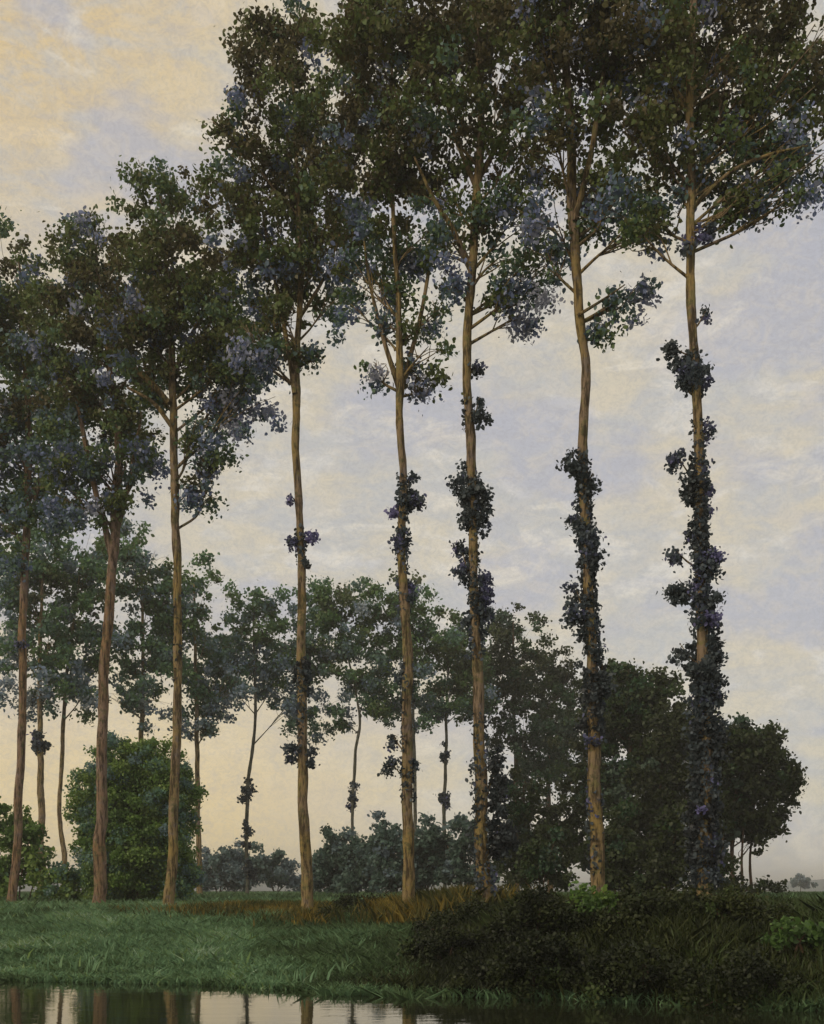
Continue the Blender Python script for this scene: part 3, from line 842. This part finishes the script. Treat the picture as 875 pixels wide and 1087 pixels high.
# ---- bank vegetation, near
BR = 'dark brambles along the right bank'
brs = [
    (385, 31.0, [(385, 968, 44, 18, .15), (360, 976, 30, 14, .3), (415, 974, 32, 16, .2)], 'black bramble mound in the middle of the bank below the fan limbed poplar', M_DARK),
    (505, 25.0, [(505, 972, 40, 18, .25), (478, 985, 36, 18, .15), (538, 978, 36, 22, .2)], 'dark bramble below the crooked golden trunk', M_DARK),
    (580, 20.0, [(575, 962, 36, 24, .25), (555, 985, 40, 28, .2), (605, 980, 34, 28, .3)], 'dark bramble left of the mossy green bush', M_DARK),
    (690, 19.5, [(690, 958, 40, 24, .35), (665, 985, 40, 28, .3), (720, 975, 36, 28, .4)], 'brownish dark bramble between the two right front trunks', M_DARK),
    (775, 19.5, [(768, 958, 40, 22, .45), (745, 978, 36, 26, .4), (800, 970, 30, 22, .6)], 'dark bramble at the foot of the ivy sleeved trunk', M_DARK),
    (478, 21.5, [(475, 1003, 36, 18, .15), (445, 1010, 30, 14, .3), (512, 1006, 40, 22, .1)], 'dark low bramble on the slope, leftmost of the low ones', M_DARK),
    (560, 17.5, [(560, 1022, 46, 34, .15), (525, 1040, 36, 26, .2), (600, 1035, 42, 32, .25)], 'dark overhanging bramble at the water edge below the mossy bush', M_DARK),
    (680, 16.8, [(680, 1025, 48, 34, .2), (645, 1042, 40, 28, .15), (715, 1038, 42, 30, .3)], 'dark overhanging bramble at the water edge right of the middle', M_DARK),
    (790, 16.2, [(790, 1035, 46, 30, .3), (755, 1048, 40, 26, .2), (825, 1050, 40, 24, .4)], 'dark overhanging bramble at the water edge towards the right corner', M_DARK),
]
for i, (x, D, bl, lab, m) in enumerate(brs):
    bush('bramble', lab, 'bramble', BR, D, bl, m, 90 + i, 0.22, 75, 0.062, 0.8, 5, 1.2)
bush('mossy_bush', 'small mossy green bush on the bank in front of the curved olive trunk', 'bush', None, 20.2,
     [(632, 962, 24, 24, .1), (645, 978, 28, 22, .3), (618, 980, 20, 20, .2)], M_SHRUB, 101, 0.22, 55, 0.09, 0.7)
bush('green_bush', 'low green bush at the right edge of the bank', 'bush', None, 17.2,
     [(850, 988, 26, 14, .05), (832, 998, 28, 14, .1), (870, 994, 26, 16, .05)], M_SHRUB, 102, 0.22, 55, 0.09, 0.7)

tree('far_tree', 'tiny blue grey tree on the horizon at the right edge', 'tree', None, 300,
     [(850, 947, 1.5), (850, 940, 1.2), (850, 934, 0.8), (850, 932, 0.5)], [],
     [(848, 936, 9, 7, .7), (857, 939, 8, 5, .6)], seed=110, leaf=M_BLUE, bark=M_BARK_GREY, rc=0.8, per=40, size=0.6, fill=0.8, sides=6, auto=False)


# ------------------------------------------------------------------ grass
def blades(name, label, rng, xy, h, w, tint, mat, lean=0.35, zmin=-0.02):
    n = len(xy)
    z = np.array([ground_z(p[0], p[1]) for p in xy])
    ok = z > zmin
    xy, z, h, w, tint = xy[ok], z[ok], h[ok], w[ok], tint[ok]
    n = len(xy)
    base = np.column_stack([xy, z - 0.03])
    a = rng.uniform(0, 2 * math.pi, n)
    side = np.column_stack([np.cos(a), np.sin(a), np.zeros(n)]) * (w / 2)[:, None]
    ln = rng.normal(0, lean, (n, 2)) * h[:, None]
    mid = base + np.column_stack([ln * 0.35, h * 0.6])
    tip = base + np.column_stack([ln, h])
    v = np.stack([base - side, base + side, mid + side * 0.9, tip, mid - side * 0.9], 1).reshape(-1, 3)
    o_ = mesh_np(name, v, 5, mat, tint=tint)
    return tag(o_, label, 'grass', kind='stuff')


def scatter(rng, n, d0, d1, p0, p1):
    """ground points spread over a wedge of bank"""
    D = np.sqrt(rng.uniform(d0 ** 2, d1 ** 2, n))
    u = rng.uniform(p0, p1, n)
    return np.column_stack([(u - 437.5) / F * D, D])


def patch(xy, s, seed):
    return np.array([noise.noise((p[0] * s, p[1] * s * 0.6, seed)) for p in xy])


rng = np.random.default_rng(5)
xy = scatter(rng, 200000, 16, 40, -200, 440)
pn = patch(xy, 0.55, 3.0)
pf = patch(xy, 2.0, 9.0)
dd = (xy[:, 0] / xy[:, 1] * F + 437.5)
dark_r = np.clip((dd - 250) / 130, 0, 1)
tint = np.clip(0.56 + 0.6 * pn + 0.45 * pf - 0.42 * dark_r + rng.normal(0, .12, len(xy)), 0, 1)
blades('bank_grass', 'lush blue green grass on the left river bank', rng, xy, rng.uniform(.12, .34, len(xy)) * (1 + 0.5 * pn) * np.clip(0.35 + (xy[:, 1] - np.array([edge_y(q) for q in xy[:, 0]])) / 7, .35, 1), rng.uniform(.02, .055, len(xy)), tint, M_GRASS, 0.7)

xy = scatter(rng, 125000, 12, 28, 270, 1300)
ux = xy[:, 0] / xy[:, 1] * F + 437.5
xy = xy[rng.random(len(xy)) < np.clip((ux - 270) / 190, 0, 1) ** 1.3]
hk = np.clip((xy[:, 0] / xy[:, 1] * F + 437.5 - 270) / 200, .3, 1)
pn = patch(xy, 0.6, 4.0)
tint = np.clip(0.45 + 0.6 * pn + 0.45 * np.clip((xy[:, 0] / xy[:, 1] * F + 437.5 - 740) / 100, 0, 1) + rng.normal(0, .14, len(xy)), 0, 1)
blades('dark_grass', 'dark rough grass on the right river bank', rng, xy, hk * rng.uniform(.10, .38, len(xy)) * (1 + 0.6 * pn), rng.uniform(.015, .04, len(xy)), tint, M_DARK, 0.45)  # dark blades sharing the bramble leaf colours

xy = scatter(rng, 60000, 36, 130, -60, 940)
pn = patch(xy, 0.12, 4.0)
tint = np.clip(0.3 + 0.4 * pn + rng.normal(0, .14, len(xy)), 0, 1)
blades('meadow_grass', 'long dull green meadow grass behind the trees', rng, xy, rng.uniform(.2, .5, len(xy)), rng.uniform(.06, .16, len(xy)), tint, M_GRASS, 0.5)

def rust(px, D, sx, sy, n, hmax):
    x0 = (px - 437.5) / F * D
    return np.column_stack([rng.normal(x0, sx, n), rng.normal(D, sy, n)]), rng.uniform(.25, hmax, n)


pts, hs = zip(*[rust(470, 30.0, .85, 1.0, 6500, .8), rust(435, 31, .5, .8, 2000, .7), rust(285, 34, 1.3, 1.0, 5000, .5), rust(215, 37, 1.6, 1.0, 2500, .35), rust(335, 31.5, .8, .8, 1800, .45)])
xy, h = np.concatenate(pts), np.concatenate(hs)
tint = np.clip(0.42 + 0.6 * patch(xy, 0.9, 2.0) + rng.normal(0, .2, len(xy)), 0, 1)
blades('russet_grass', 'russet dry grass round the poplar feet in the middle of the bank', rng, xy, h, rng.uniform(.03, .07, len(xy)), tint, M_RUST, 0.35)

# weeds standing in the shallows along the bank
xy = scatter(rng, 60000, 14.0, 21, -60, 980)
e = np.array([xy_[1] - edge_y(xy_[0]) for xy_ in xy])
ux = xy[:, 0] / xy[:, 1] * F + 437.5
want = np.where((ux > 340) & (ux < 440), 0.8, 0.2) * (0.6 + 0.8 * patch(xy, 1.1, 6.0))
ok = (e < 0.25) & (e > -want)
xy = xy[ok]
tint = np.clip(0.45 + 0.5 * patch(xy, 0.9, 3.0) + rng.normal(0, .15, len(xy)), 0, 1)
blades('water_weeds', 'ragged green weeds standing in the shallows along the bank', rng, xy, 0.05 + np.maximum(0, 0.35 * -e[ok]) + rng.uniform(.03, .16, len(xy)), rng.uniform(.02, .05, len(xy)), tint, M_GRASS, 0.8, -0.6)

# taller herbs in the left grass
xy = scatter(rng, 3000, 19, 40, -60, 400)
xy = xy[patch(xy, 0.7, 12.0) > 0.12]
tint = np.clip(0.58 + 0.3 * patch(xy, 0.8, 7.0) + rng.normal(0, .15, len(xy)), 0, 1)
blades('tall_weeds', 'scattered taller pale weeds in the left bank grass', rng, xy, rng.uniform(.2, .42, len(xy)), rng.uniform(.03, .06, len(xy)), tint, M_GRASS, 0.4)
